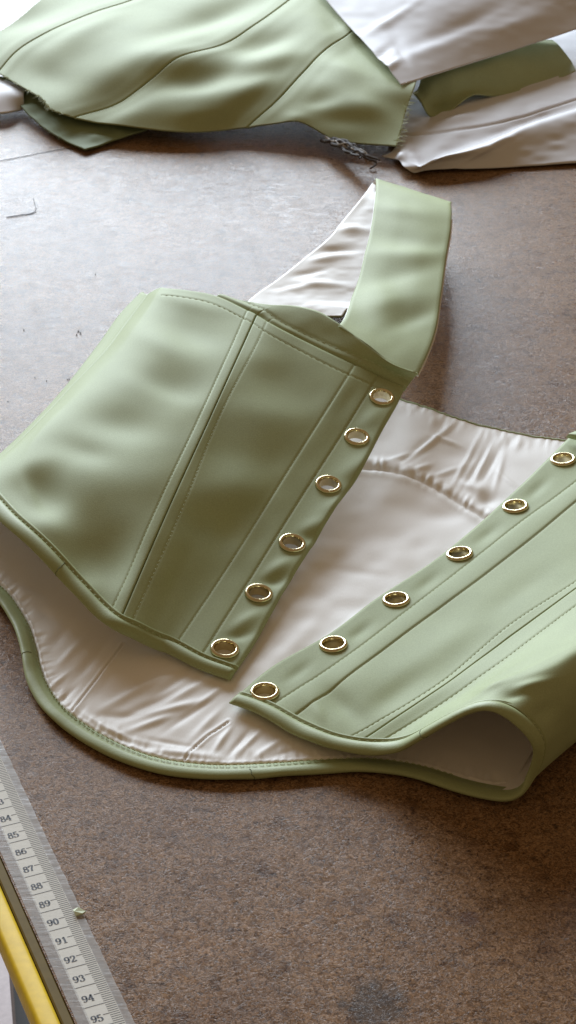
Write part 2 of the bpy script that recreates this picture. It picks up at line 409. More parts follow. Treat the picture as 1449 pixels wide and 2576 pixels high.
def eyelet_mesh():
    prof = [(.405, -.40), (.408, -.02), (.418, .04), (.445, .084), (.485, .102), (.525, .092), (.56, .062), (.588, .02), (.590, -.02), (.55, -.03)]
    a = np.linspace(0, 2*math.pi, 40, endpoint=False)
    G = np.array([[(r*math.cos(t), r*math.sin(t), z) for t in a] for r, z in prof])
    m = MB(); m.grid(G, caps=False)
    # rolled washer on the wrong side
    G2 = np.array([[(r*math.cos(t), r*math.sin(t), z) for t in a] for r, z in [(.405, -.40), (.42, -.43), (.50, -.42), (.58, -.37)]]); m.grid(G2, caps=False)
    o = m.build('eyelet', M_brass, corset); return o
EY = eyelet_mesh(); ey_first = [True]
def place_eyelet(c, n, lift=.02):
    o = EY if ey_first[0] else EY.copy()
    if not ey_first[0]: COL.objects.link(o)
    ey_first[0] = False
    o.parent = corset; o.matrix_parent_inverse = corset.matrix_basis.inverted()
    o.location = Vector((c+n*lift)*CM); q = Vector(n).to_track_quat('Z', 'Y'); o.rotation_mode = 'QUATERNION'; o.rotation_quaternion = q

# --- left front -----------------------------------------------------------------
R = 430
neck_seam = [(1017, 973), (952, 943), (893, 916), (830, 885), (712, 827), (672, 806), (645, 790), (622, 779), (553, 743), (476, 728), (441, 724)]
LC = [
 [(1019, 973, 2.5), (1003, 1008, 2.4), (960, 1084, 2.1), (907, 1185, 1.8), (850, 1268, 1.55), (791, 1362, 1.3), (722, 1472, 1.1), (680, 1547, 1.0), (634, 1628, .9), (596, 1683, .85)],       # 0 front edge
 [(952, 943, 2.7), (882, 1057, 2.25), (740, 1279, 1.6), (617, 1476, 1.2), (506, 1651, 1.0)],     # 1 line b
 [(893, 916, 2.95), (860, 969, 2.75), (727, 1180, 2.05), (575, 1423, 1.45), (445, 1618, 1.1)],      # 2 line a
 [(780, 862, 3.25), (700, 1010, 2.9), (560, 1270, 2.3), (450, 1470, 1.7), (392, 1597, 1.35)],                         # 3
 [(672, 806, 3.5), (657, 840, 3.45), (564, 1022, 3.2), (445, 1310, 2.6), (331, 1567, 1.8)],      # 4 dash right of seam
 [(646, 790, 3.5), (533, 1040, 3.3), (410, 1310, 2.75), (304, 1556, 1.95)],      # 5 princess seam
 [(623, 779, 3.5), (500, 1050, 3.35), (379, 1310, 2.8), (279, 1536, 2.0)],      # 6 dash left of seam
 [(540, 741, 3.5), (420, 960, 3.6), (290, 1210, 3.2), (200, 1455, 2.35)],                                            # 7
 [(470, 728, 3.4), (350, 920, 3.5), (180, 1160, 3.3), (128, 1378, 2.8)],                                             # 8
 [(420, 723, 3.2), (270, 940, 3.2), (80, 1140, 3.1), (44, 1301, 3.0)],                                               # 9
 [(398, 723, 2.9), (290, 875, 2.8), (150, 1020, 2.7), (30, 1140, 2.7), (-50, 1215, 2.7)],                            # 10
 [(374, 737, 2.3), (348, 771, 2.2), (265, 882, 2.1), (176, 974, 2.1), (0, 1152, 2.1), (-110, 1240, 2.1)],            # 11 silhouette
 [(372, 746, 1.3), (331, 784, 1.1), (254, 876, 1.0), (176, 978, .9), (0, 1158, .9), (-110, 1250, .9)],               # 12 layer behind
 [(420, 790, .5), (380, 830, .4), (300, 900, .35), (210, 1000, .35), (30, 1180, .35), (-90, 1270, .35)],             # 13 under
]
def tilted(c, wgt, y0=1650., span=900.): return [(x, y, z+1.3*wgt*min(1, max(0, (y0-y)/span))) for x, y, z in c]
C = [line3(tilted(c, (.6 if k == 0 else .65 if k == 1 else .72 if k == 2 else .85 if k == 3 else 1 if k < 10 else .9 if k == 10 else .7 if k == 11 else .3 if k == 12 else .0)), R) for k, c in enumerate(LC)]
G, cols = loft(C, .045, R)
N = grid_normals(G); X, Y = proj(G)
eyL = [(960, 999), (898, 1101), (825, 1220), (736, 1367), (651, 1494), (564, 1633)]
ecs = [eyelet_at(G, N, *p) for p in eyL]
flat = np.ones(X.shape)
for c, n in ecs: flat *= 1-np.exp(-(np.linalg.norm(G-c, axis=2)/.75)**4)
side = (np.arange(G.shape[1])[None, :] >= cols[6]).astype(float)
Lb = [(485, 828, 60, 34, 20, -.42), (430, 968, 62, 40, 8, -.50), (300, 1058, 85, 36, 5, -.42), (205, 1128, 55, 24, 15, -.22), (105, 1236, 55, 36, 25, -.50),
      (262, 1400, 62, 62, -35, -.55), (120, 1330, 40, 26, 25, .25), (390, 860, 50, 22, 20, .18), (395, 985, 70, 20, 20, .12), (60, 1180, 60, 22, -20, .18),
      (300, 1210, 120, 40, 0, .16), (70, 1235, 30, 14, 60, .16), (470, 760, 70, 12, 14, .10), (230, 1480, 30, 26, -40, .14),
      # front panel
      (720, 960, 80, 40, 20, -.20), (650, 900, 60, 26, 25, .08), (600, 1130, 90, 40, 20, -.20), (660, 1040, 90, 30, 15, .10), (540, 1330, 90, 40, 20, -.20), (600, 1230, 80, 30, 10, .10), 
      # placket folds between the eyelets
      (905, 1172, 36, 16, -35, .10), (900, 1205, 34, 15, -35, -.16), (935, 1050, 30, 16, -30, .12), (850, 1270, 36, 14, -25, .12), (795, 1320, 40, 17, -25, .12), (775, 1355, 40, 15, -20, -.18),
      (700, 1425, 45, 15, -25, .13), (690, 1462, 44, 15, -20, -.20), (620, 1560, 44, 15, -25, .14), (596, 1600, 40, 13, -15, -.16), (700, 1500, 22, 18, -30, .06), (880, 1010, 24, 40, 30, -.08)]
SOFT, WIDE = 1.4, 1.35; D = bumps(X, Y, Lb[:24])*flat
SOFT, WIDE = 1.1, 1.0; D += bumps(X, Y, Lb[24:])*flat; SOFT = 1.0
for k in (1, 2, 5):
    D *= 1-.85*np.exp(-(np.linalg.norm(G-G[:, cols[k]:cols[k]+1], axis=2)/(.8 if k == 5 else .5))**2)
D = .66*D + .010*vnoise(X/75, Y/48, 1)*flat
D += groove(G, cols, [(1, -.028, .045), (2, -.028, .045), (4, -.022, .045), (6, -.022, .045), (5, -.07, .028), (11, -.08, .10)], N)
# boning channels stand a little proud
def channel(G, cols, a, b, h):
    da = np.linalg.norm(G-G[:, cols[a]:cols[a]+1], axis=2); db = np.linalg.norm(G-G[:, cols[b]:cols[b]+1], axis=2); w = np.linalg.norm(G[:, cols[a]]-G[:, cols[b]], axis=1)[:, None]
    t = np.clip((da-db)/w, -1, 1); return h*np.sqrt(np.clip(1-t**2, 0, 1))*((da+db) < w*1.08)
D += channel(G, cols, 1, 2, .035)
D += channel(G, cols, 5, 6, .014)
# line pressed in below the neck seam
rr = np.linalg.norm(G-G[:1], axis=2); D += -.025*np.exp(-((rr-.85)/.07)**2)*(np.arange(G.shape[1])[None, :] <= cols[9])
D += -.05*np.exp(-(rr/.08)**2)
# front edge rolls over
de = np.linalg.norm(G-G[:, :1], axis=2); D += -.09*np.exp(-(de/.10)**2)
GL_ = G + N*D[..., None]; NL = grid_normals(GL_)
holes = []
for (px, py) in eyL:
    c, n = eyelet_at(GL_, NL, px, py); holes.append((c, .49)); place_eyelet(c, n)
grid_obj('front_panel', GL_[:, :cols[5]+1], [M_green, M_lining], corset, .08, holes)
grid_obj('side_panel', GL_[:, cols[5]:], [M_green, M_lining], corset, .08)
for k in (1, 2, 4, 6):
    n0 = int(R*.06) if k in (4, 6) else int(R*.03)
    stitches(GL_[n0:-4, cols[k]], NL[n0:-4, cols[k]], .17, .08, .028)
row = [int(np.argmin(np.abs(rr[:, j]-.85))) for j in range(0, cols[9], 2)]
stitches(np.array([GL_[i, j] for i, j in zip(row, range(0, cols[9], 2))]), np.array([NL[i, j] for i, j in zip(row, range(0, cols[9], 2))]), .24, .10, .035)
def binding(P, N, out, name='hem_binding', w=.29, h=.20, wob=.015):
    """soft bias binding rolled along the hem: an oval cushion outside the edge P in direction out"""
    n = len(P); T = np.gradient(P, axis=0); T /= np.linalg.norm(T, axis=1, keepdims=True)
    S = out-(out*T).sum(1, keepdims=True)*T; S /= np.linalg.norm(S, axis=1, keepdims=True); U = np.cross(T, S)
    sg = np.sign((U*N).sum(1, keepdims=True)); sg[sg == 0] = 1; U = U*sg
    L = np.r_[0, np.cumsum(np.linalg.norm(np.diff(P, axis=0), axis=1))]
    k = 18; a = np.linspace(0, 2*math.pi, k, endpoint=False); Gb = []
    for i in range(n):
        w0 = w(i/(n-1)) if callable(w) else w
        ww = w0*(1+wob*vnoise(np.array([L[i]*.9]), np.array([.5]))[0]*2); hh = h*(1+wob*vnoise(np.array([L[i]*1.3]), np.array([2.5]))[0]*2)
        e = min(1, math.sqrt(max(0.02, min(i, n-1-i)/3.0)))
        pr = [(-.16, -.05), (-.17, .055), (-.13, .095), (-.07, .085), (-.02, .035), (.02, .030)]
        c0 = ww; pr += [(c0+(ww-.02)*math.cos(t), hh*math.sin(t)*(1+.15*math.sin(t))) for t in np.linspace(math.pi*.86, -math.pi*.9, 16)]
        Gb.append([P[i]+S[i]*x+U[i]*(y*e-.01) for x, y in pr])
    G = np.array(Gb); o = grid_obj(name, G, M_bind, corset, closed=True)
    JOIN.append(G); return o, S, U
JOIN = []
hb = (GL_[-1, :cols[10]+1]*.35+(G+0)[-1, :cols[10]+1]*.65)[::-1].copy()
for _ in range(60): hb[1:-1] = (hb[:-2]+hb[1:-1]*2+hb[2:])/4
hemP = smooth_line(hb, 330)
hn = grid_normals(G)[-1, :cols[10]+1][::-1]
hemN = np.stack([np.interp(np.linspace(0, 1, 330), np.linspace(0, 1, len(hn)), hn[:, k]) for k in range(3)], -1)
outd = np.tile([-.62, -.76, -.22], (330, 1))
_, S, U = binding(hemP, hemN, outd, w=lambda t: .35-.04*t, h=.15)
stitches(hemP+S*.0+U*.035, U, .20, .10, .036, .035)

# --- yoke and strap -------------------------------------------------------------------
seam = smooth_line(GL_[0, :cols[7]+1][::-1], 300)+np.array([0, -.02, -.09])
sx_, sz_ = proj(seam)[0], seam[:, 2]
def above(pts, dz): return [(x, y, float(np.interp(x, sx_, sz_))+d) for (x, y), d in zip(pts, dz)]
mid = line3(above([(556, 742), (610, 763), (662, 779), (735, 803), (822, 840), (890, 885), (965, 930), (1036, 957)], (.03, .12, .24, .36, .46, .48, .42, .30)), 300)
cr_pts = above([(560, 741), (620, 757), (675, 766), (740, 769), (800, 783), (850, 812), (928, 872), (996, 922), (1052, 940)], (.04, .14, .30, .58, .85, .95, .95, .85, .60))
crest = line3(cr_pts, 300)
Gy, cy = loft([seam, mid, crest], .06, 300); Ny = grid_normals(Gy); Xy, Yy = proj(Gy)
ds = np.linalg.norm(Gy-Gy[:, :1], axis=2)
Dy = .06*np.exp(-((ds-.24)/.15)**2) - .03*np.exp(-((ds-.52)/.07)**2) + .012*vnoise(Xy/40, Yy/22, 5)
Gy = Gy+Ny*Dy[..., None]; Ny = grid_normals(Gy)
grid_obj('yoke', Gy, [M_green, M_lining], corset, .10)
jj = [int(np.argmin(np.abs(ds[i]-.52))) for i in range(40, 296)]
stitches(np.array([Gy[i, j] for i, j in zip(range(40, 296), jj)]), np.array([Ny[i, j] for i, j in zip(range(40, 296), jj)]), .24, .11, .034)

def strap_curve(front, back, n=420):
    z0 = float(np.interp(front[0][0], [p[0] for p in cr_pts], [p[2] for p in cr_pts]))-front[0][2]; y0 = front[0][1]
    f = np.array([(x, y, z+z0*max(0, (y-470.)/(y0-470.))+1.1*min(1, max(0, (720-y)/250.))) for x, y, z in front], float); b = np.array([(x, y, z+1.5*min(1, max(0, (760-y)/250.))) for x, y, z in back])
    F3 = at(f[:, 0], f[:, 1], f[:, 2]); B3 = at(b[:, 0], b[:, 1], b[:, 2])
    xe, ye, ze = f[-1]
    fold = np.array([at(xe, ye-5, ze-.3), at(xe-1, ye-5, ze-.7), at(xe-4, ye+3, ze-1.05)])
    return smooth_line(np.concatenate([F3, fold, B3]), n)
left = strap_curve([(852, 818, 4.05), (866, 800, 3.8), (885, 745, 3.35), (904, 690, 3.05), (921, 622, 2.85), (935, 560, 2.65), (943, 505, 2.45), (946, 455, 2.05)],
                   [(906, 506, .35), (862, 560, .4), (832, 598, .5), (770, 650, .6), (700, 706, .8), (630, 757, 1.0), (600, 790, 1.0)])
midl = strap_curve([(928, 870, 3.65), (945, 820, 3.5), (960, 755, 3.5), (975, 690, 3.2), (990, 625, 3.0), (1003, 560, 2.8), (1010, 510, 2.6), (1009, 474, 2.2)],
                   [(990, 540, .35), (960, 590, .4), (915, 640, .5), (860, 690, .6), (790, 740, .8), (735, 768, .95), (700, 800, .9)])
midr = strap_curve([(990, 916, 3.0), (1010, 860, 3.0), (1028, 795, 2.95), (1042, 715, 3.15), (1058, 632, 2.95), (1070, 567, 2.75), (1074, 520, 2.6), (1073, 495, 2.25)],
                   [(1060, 560, .35), (1040, 620, .4), (1000, 680, .5), (940, 730, .6), (860, 762, .75), (800, 775, .9), (780, 800, .8)])
right = strap_curve([(1052, 940, 2.3), (1074, 893, 2.4), (1096, 830, 2.45), (1110, 740, 2.75), (1124, 640, 2.6), (1135, 570, 2.5), (1137, 530, 2.4), (1135, 514, 2.1)],
                    [(1120, 580, .35), (1105, 650, .4), (1070, 710, .5), (1010, 760, .6), (940, 785, .7), (878, 780, .85), (860, 800, .8)])
Gs, cs = loft([left, midl, midr, right], .09, 420); Ns = grid_normals(Gs, None)
du = np.gradient(Gs, axis=1); dv = np.gradient(Gs, axis=0); Ns = np.cross(du, dv); Ns /= np.linalg.norm(Ns, axis=2, keepdims=True)
if Ns[60, :, 2].mean() < 0: Ns = -Ns
Xs, Ys = proj(Gs); rowi = np.arange(420)[:, None]*np.ones((1, Gs.shape[1]))
fr = rowi < 235
Ds = fr*(bumps(Xs, Ys, [(1010, 600, 90, 26, 8, -.16), (1000, 690, 90, 26, -12, -.14), (1010, 640, 90, 20, 0, .10), (980, 760, 80, 26, -10, .10), (1040, 800, 60, 22, -20, -.10), (1000, 530, 70, 18, 10, .10)])+.01*vnoise(Xs/40, Ys/30, 8))
Ds += (~fr)*-.6*(bumps(Xs, Ys, [(860, 580, 60, 10, 4, .30), (840, 632, 60, 9, 0, -.22), (820, 655, 50, 9, -8, .16), (780, 690, 50, 8, -10, -.12), (810, 720, 60, 9, 5, .14), (900, 520, 40, 14, -40, -.15), (750, 730, 50, 7, -12, .10)])+.02*vnoise(Xs/26, Ys/9, 11))
dl = np.linalg.norm(Gs-Gs[:, :1], axis=2); dr = np.linalg.norm(Gs-Gs[:, -1:], axis=2)
Ds = np.where(fr, Ds, Ds*(1-.9*np.exp(-(dl/.5)**2)))
Ds += -.05*np.exp(-(dl/.09)**2)*fr-.05*np.exp(-(dr/.09)**2)*fr
Gs = Gs+Ns*Ds[..., None]
o = grid_obj('strap', Gs, [M_green, M_lining], corset, .12)
r, c = Gs.shape[:2]
# orient the strap outwards (it doubles back, so the mean normal means nothing)
me = o.data; k = (60*(c-1)+c//2)
if me.polygons[k].normal.z < 0: me.flip_normals()
# ivory lining edge that peeks out along the outer side of the strap
m = MB(); P = Gs[2:205:2, -1]-Ns[2:205:2, -1]*.16+np.array([.02, .0, -.02]); m.tube(P, .055, 8, False); m.build('strap_piping', M_lining, corset)
m = MB(); P = Gs[14:205:2, 0]-Ns[14:205:2, 0]*.13+np.array([-.015, .0, -.01]); m.tube(P, .035, 8, False); m.build('strap_piping', M_lining, corset)

# --- right front with the rolled side ------------------------------------------------
RC = [   # hem -> neck
 [(598, 1744, .75), (680, 1676, .75), (831, 1588, .8), (937, 1508, .85), (1103, 1397, .95), (1206, 1312, 1.05), (1300, 1226, 1.15), (1418, 1110, 1.3), (1440, 1088, 1.3)],
 [(682, 1775, .75), (873, 1650, .9), (1018, 1540, 1.0), (1185, 1411, 1.15), (1300, 1321, 1.25), (1449, 1210, 1.4), (1545, 1125, 1.5)],
 [(735, 1805, .75), (861, 1714, .95), (1018, 1595, 1.1), (1198, 1462, 1.3), (1347, 1347, 1.4), (1449, 1262, 1.5), (1590, 1145, 1.6)],
 [(805, 1838, .8), (1000, 1690, 1.25), (1200, 1545, 1.5), (1449, 1360, 1.7), (1660, 1190, 1.8)],
 [(873, 1859, .85), (1103, 1719, 1.5), (1291, 1565, 1.8), (1449, 1462, 1.95), (1740, 1240, 2.1)],
 [(906, 1865, .9), (1112, 1726, 1.6), (1300, 1589, 1.9), (1449, 1480, 2.05), (1755, 1262, 2.2)],
 [(954, 1867, 1.0), (1080, 1790, 1.5), (1202, 1705, 2.0), (1449, 1523, 2.3), (1775, 1290, 2.4)],
 [(1000, 1864, 1.25), (1110, 1785, 2.0), (1235, 1702, 2.5), (1449, 1560, 2.75), (1800, 1330, 2.8)],
 [(1040, 1852, 1.65), (1140, 1770, 2.5), (1260, 1695, 3.0), (1449, 1590, 3.1), (1815, 1360, 3.1)],
 [(1090, 1824, 2.4), (1175, 1755, 3.1), (1290, 1695, 3.5), (1449, 1610, 3.5), (1830, 1390, 3.3)],
 [(1155, 1789, 3.2), (1240, 1728, 3.75), (1340, 1680, 3.9), (1449, 1628, 3.8), (1840, 1420, 3.5)],
 [(1212, 1766, 3.8), (1300, 1718, 4.0), (1380, 1684, 4.05), (1449, 1650, 3.9), (1850, 1450, 3.5)],
 [(1257, 1764, 4.0), (1340, 1728, 4.0), (1400, 1705, 3.9), (1470, 1670, 3.7), (1860, 1480, 3.3)],
 [(1300, 1782, 3.9), (1370, 1753, 3.7), (1440, 1722, 3.5), (1520, 1680, 3.3), (1865, 1510, 3.0)],
 [(1343, 1820, 3.3), (1400, 1786, 3.1), (1470, 1745, 2.9), (1870, 1540, 2.6)],
 [(1367, 1860, 2.6), (1425, 1815, 2.3), (1490, 1772, 2.2), (1870, 1570, 2.0)],
 [(1367, 1890, 2.0), (1430, 1842, 1.7), (1495, 1796, 1.6), (1870, 1600, 1.5)],
 [(1350, 1943, 1.05), (1410, 1890, 1.0), (1480, 1832, 1.0), (1865, 1640, .9)],
 [(1316, 1982, .5), (1390, 1915, .4), (1470, 1850, .4), (1850, 1660, .4)],
 [(1275, 1996, .35), (1360, 1915, .25), (1450, 1840, .25), (1830, 1650, .25)],
 [(1220, 1986, .12), (1300, 1905, .10), (1400, 1825, .10), (1780, 1560, .10)],
 [(1120, 1955, .08), (1230, 1870, .08), (1330, 1780, .08), (1640, 1500, .08)],
]
C = [line3(c, R) for c in RC]
G, cr = loft(C, .045, R); N = None
du = np.gradient(G, axis=1); dv = np.gradient(G, axis=0); N = np.cross(du, dv); N /= np.linalg.norm(N, axis=2, keepdims=True)+1e-9
if N[:, :cr[5], 2].mean() < 0: N = -N
X, Y = proj(G)
eyR = [(1416, 1156), (1297, 1275), (1156, 1394), (997, 1509), (839, 1623), (666, 1741)]
ecs = [eyelet_at(G, N, *p) for p in eyR]
flat = np.ones(X.shape)
for c, n in ecs: flat *= 1-np.exp(-(np.linalg.norm(G-c, axis=2)/.75)**4)
Rb = [(860, 1770, 60, 26, 40, -.14), (900, 1705, 60, 40, -35, .06), (1000, 1740, 90, 30, -35, -.10), (1130, 1620, 110, 30, -35, .05), (1300, 1490, 120, 28, -35, -.06), (800, 1795, 30, 16, 60, .08),
      (1180, 1745, 60, 10, -30, -.10), (1230, 1725, 50, 8, -20, .08), (1290, 1745, 34, 14, -10, -.14), (1330, 1725, 50, 12, -15, .10), (1370, 1790, 30, 20, -30, -.12), (1440, 1640, 40, 18, -30, .05),
      (905, 1590, 40, 14, -35, -.07), (1075, 1465, 40, 14, -35, -.06), (1225, 1345, 40, 14, -35, -.06), (1350, 1230, 40, 14, -40, -.06), (750, 1690, 40, 14, -35, -.06)]
D = bumps(X, Y, Rb)*flat + .012*vnoise(X/80, Y/50, 3)*flat
D += groove(G, cr, [(1, -.028, .045), (2, -.028, .045), (4, -.022, .045), (5, -.07, .028), (6, -.02, .06)], N)
D += channel(G, cr, 1, 2, .06) + channel(G, cr, 5, 6, .02)
de = np.linalg.norm(G-G[:, :1], axis=2); D += -.08*np.exp(-(de/.09)**2)
G_base = G.copy(); GR = G+N*D[..., None]
du = np.gradient(GR, axis=1); dv = np.gradient(GR, axis=0); NR = np.cross(du, dv); NR /= np.linalg.norm(NR, axis=2, keepdims=True)+1e-9
if NR[:, :cr[5], 2].mean() < 0: NR = -NR
holes = []
for (px, py) in eyR:
    c, n = eyelet_at(GR, NR, px, py); holes.append((c, .49)); place_eyelet(c, n)
grid_obj('front_panel', GR[:, :cr[5]+1], [M_green, M_lining], corset, .13, holes)
o = grid_obj('side_panel', GR[:, cr[5]:], [M_green, M_lining], corset, .13)
if o.data.polygons[10].normal.dot(Vector(NR[5, cr[5]+10])) < 0: o.data.flip_normals()
for k in (1, 2, 4, 6): stitches(GR[6:, cr[k]], NR[6:, cr[k]], .17, .08, .028)

# --- back, lying lining side up ------------------------------------------------
topc = [(-260, 1360, .4), (60, 1170, .35), (300, 950, .4), (480, 830, 1.4), (640, 772, 2.1), (760, 790, 2.2), (850, 835, 1.8), (940, 935, 1.0), (1010, 1006, .5), (1060, 1021, .5), (1150, 1054, .45), (1240, 1078, .4), (1330, 1097, .4), (1420, 1108, .4), (1560, 1120, .4), (1760, 1160, .4)]
botc = [(-150, 1390, .5), (-60, 1440, .4), (0, 1482, .3), (26, 1513, .25), (48, 1548, .25), (66, 1579, .25), (75, 1610, .25), (84, 1640, .25), (89, 1671, .25), (103, 1715, .25), (125, 1755, .25), (156, 1793, .25), (196, 1824, .25), (249, 1858, .25), (302, 1884, .25), (355, 1906, .25), (421, 1923, .25), (487, 1932, .25), (573, 1936, .25), (640, 1933, .25), (770, 1924, .25), (899, 1917, .25), (964, 1920, .25), (1061, 1936, .25), (1158, 1966, .25), (1223, 1984, .28), (1285, 1986, .35)]
RB = 520
top_w = line3(topc, RB); bot_w = line3(botc, RB)
ts = np.linspace(0, 1, 460)
# columns lean with the garment: match the middle of both edges
Gb = top_w[None]*(1-ts)[:, None, None]+bot_w[None]*ts[:, None, None]
Gb[..., 2] += .12*np.sin(math.pi*ts)[:, None]
Xb, Yb = proj(Gb); Nb = grid_normals(Gb)
gather = [(880, 1172), (930, 1178), (985, 1183), (1040, 1200), (1090, 1225), (1150, 1262), (1220, 1304), (1300, 1340)]
d, al, sd = poly_dist(Xb, Yb, gather)
Db = -.10*np.exp(-(d/5.0)**2) + .09*np.exp(-((d-16)/13)**2)*(sd < 0) + .05*np.exp(-((d-12)/10)**2)*(sd > 0)
puck = np.abs(np.sin(al/11.5+2.2*vnoise(al/30, al*0, 20)))
Db += .10*(puck-.5)*np.exp(-(d/20)**2)*(1-np.exp(-(d/4)**2))*(sd < 0) + .03*(puck-.5)*np.exp(-(d/14)**2)*(sd > 0)
Wr = [(1075, 1120, 70, 7, -38, .22), (1040, 1145, 60, 12, -40, -.16), (1150, 1145, 70, 22, 10, -.14), (1120, 1108, 34, 6, 20, .14), (1170, 1165, 60, 5, -62, .14), (1195, 1180, 50, 5, -60, -.12), (1213, 1172, 44, 5, -65, .16), (1235, 1170, 40, 6, -62, -.12),
      (1180, 1225, 26, 12, 20, .22), (1208, 1235, 18, 20, 60, .22), (1225, 1262, 14, 24, 70, -.15), (1255, 1190, 40, 6, -75, .10), (1285, 1215, 40, 5, 40, .10), (1120, 1190, 40, 7, -20, .10), (1060, 1180, 24, 8, -25, .16), (1005, 1150, 40, 6, -20, .08), (1300, 1150, 60, 20, 10, .06),
      (1090, 1060, 8, 16, 25, .06), (1110, 1068, 8, 16, 25, -.05), (1128, 1072, 8, 16, 25, .06), (1260, 1108, 7, 18, 30, .05), (1285, 1112, 7, 18, 30, -.05), (1305, 1118, 7, 18, 30, .05),
      (1030, 1280, 60, 24, 10, -.12), (1110, 1300, 50, 20, 0, -.12), (980, 1400, 90, 30, 5, .07), (900, 1440, 80, 12, 8, -.05), (820, 1620, 120, 10, -40, .10), (760, 1600, 120, 22, -45, .08),
      # lower folds
      (330, 1745, 70, 10, -28, .18), (380, 1770, 70, 9, -25, -.16), (430, 1785, 70, 9, -15, .18), (470, 1740, 60, 10, -30, .14), (430, 1720, 50, 10, -35, -.14), (380, 1820, 60, 8, -20, .15), (480, 1795, 60, 8, -35, -.14), (520, 1760, 60, 8, -40, .12),
      (300, 1800, 50, 9, 0, -.12), (250, 1820, 40, 8, 30, .16), (520, 1820, 50, 9, -45, .10), (560, 1860, 40, 7, -55, .14), (600, 1870, 40, 7, -50, -.12), (630, 1865, 36, 7, -45, .14), (680, 1880, 40, 8, -35, .12), (720, 1890, 40, 7, -20, -.08),
      (180, 1640, 50, 10, -45, .14), (150, 1600, 40, 14, -50, -.12), (230, 1660, 70, 12, -50, -.14), (270, 1690, 70, 10, -52, .10), (60, 1490, 40, 14, 20, .12), (110, 1540, 30, 12, 30, -.10), (140, 1720, 40, 6, -40, .12), (160, 1755, 40, 6, -40, -.10), (340, 1870, 70, 8, 18, -.10), (290, 1845, 60, 7, 22, .10), (450, 1895, 80, 8, 6, .12), (430, 1870, 60, 6, 10, -.08)]
Db += .55*bumps(Xb, Yb, Wr) + .02*vnoise(Xb/50, Yb/30, 6)
hemd, hal, hs = poly_dist(Xb, Yb, [(p[0], p[1]) for p in botc])
Db += .55*(.055*vnoise(hal/9, hemd/26, 13)+.04*vnoise(hal/22, hemd/30, 14))*np.exp(-((hemd-24)/22)**2) - .07*np.exp(-((hemd-9)/4)**2) + .03*np.exp(-((hemd-16)/4)**2)*np.abs(np.sin(hal/6))
topd, tal, tsd = poly_dist(Xb, Yb, [(p[0], p[1]) for p in topc[8:14]])
Db += (.03*vnoise(tal/8, topd/30, 15))*np.exp(-(topd/26)**2)
for ln in ([(310, 1622), (250, 1700), (200, 1765), (182, 1790)], [(575, 1817), (525, 1850), (480, 1890), (465, 1912)]):
    d2, a2, s2 = poly_dist(Xb, Yb, ln); Db += -.06*np.exp(-(d2/1.6)**2)+.03*np.exp(-((d2-5)/4)**2)
Gb = Gb+Nb*Db[..., None]; Gb[..., 2] = np.maximum(Gb[..., 2], .16)
grid_obj('back_lining', Gb, [M_lining, M_green], corset, .12)
# green edge of the back neckline
m = MB(); P = Gb[0, 8:500]+np.array([0, .03, -.03]); m.tube(P, .075, 10, False); m.build('neck_edge', M_green, corset)

# --- one binding runs round the right hem, over the roll and along the back hem
front_hem = (GR*.35+G_base*.65)[0, :cr[19]+1]; back_hem = Gb[-1, ::-1][6:]
path = np.concatenate([front_hem[::6], back_hem[::6]])
for _ in range(3): path[1:-1] = (path[:-2]+path[1:-1]*2+path[2:])/4
La = np.r_[0, np.cumsum(np.linalg.norm(np.diff(path, axis=0), axis=1))]; La /= La[-1]
path = smooth_line(path, 900)
Xp, Yp = proj(path)
n_front = NR[0, :cr[19]+1][::6]; n_back = np.tile([0, 0, 1.0], (len(back_hem[::6]), 1)); nn = np.concatenate([n_front, -n_back])
nq = np.stack([np.interp(np.linspace(0, 1, 900), La, nn[:, k]) for k in range(3)], -1)
of = (GR[0, :cr[19]+1]-GR[14, :cr[19]+1])[::6]; ob = (Gb[-1, ::-1]-Gb[-14, ::-1])[6:][::6]; oo = np.concatenate([of, ob])
outv = np.stack([np.interp(np.linspace(0, 1, 900), La, oo[:, k]) for k in range(3)], -1)
outv /= np.linalg.norm(outv, axis=1, keepdims=True)
for _ in range(80):
    outv[1:-1] = (outv[:-2]+outv[1:-1]*2+outv[2:])/4; nq[1:-1] = (nq[:-2]+nq[1:-1]*2+nq[2:])/4
outv /= np.linalg.norm(outv, axis=1, keepdims=True)
# the cushion's lower side is kept above the board
_, S, U = binding(path, nq, outv, w=lambda t: .35 if t < .34 else (.35-.07*min(1, (t-.34)/.1)), h=.15)
nb = int(900*La[len(front_hem[::6])-1]); nfr = nb-12
stitches((path+U*.035)[:nfr], U[:nfr], .20, .10, .036, .035)
stitches((path+np.array([0, 0, .10])-S*.13)[nb+40:], np.tile([0, 0, 1.0], (900-nb-40, 1)), .16, .09, .03, .03)
# diagonal bias joins sewn across the bindings
def join(G, px, py, slant=5):
    X0, Y0 = proj(G[:, 12]); i = int(np.clip(np.argmin((X0-px)**2+(Y0-py)**2), 12, len(G)-13)); c = G.mean(1)
    P = np.array([G[i+int(round(slant*(q/8-1))), 5+q]+(G[i, 5+q]-c[i])/np.linalg.norm(G[i, 5+q]-c[i])*.006 for q in range(0, 15)])
    m = MB(); m.tube(smooth_line(P, 24), .014, 5, False); m.build('binding_join', M_seam, corset)
join(JOIN[0], 150, 1435); join(JOIN[1], 1062, 1856); join(JOIN[1], 640, 1950, 4); join(JOIN[1], 84, 1645, 3)
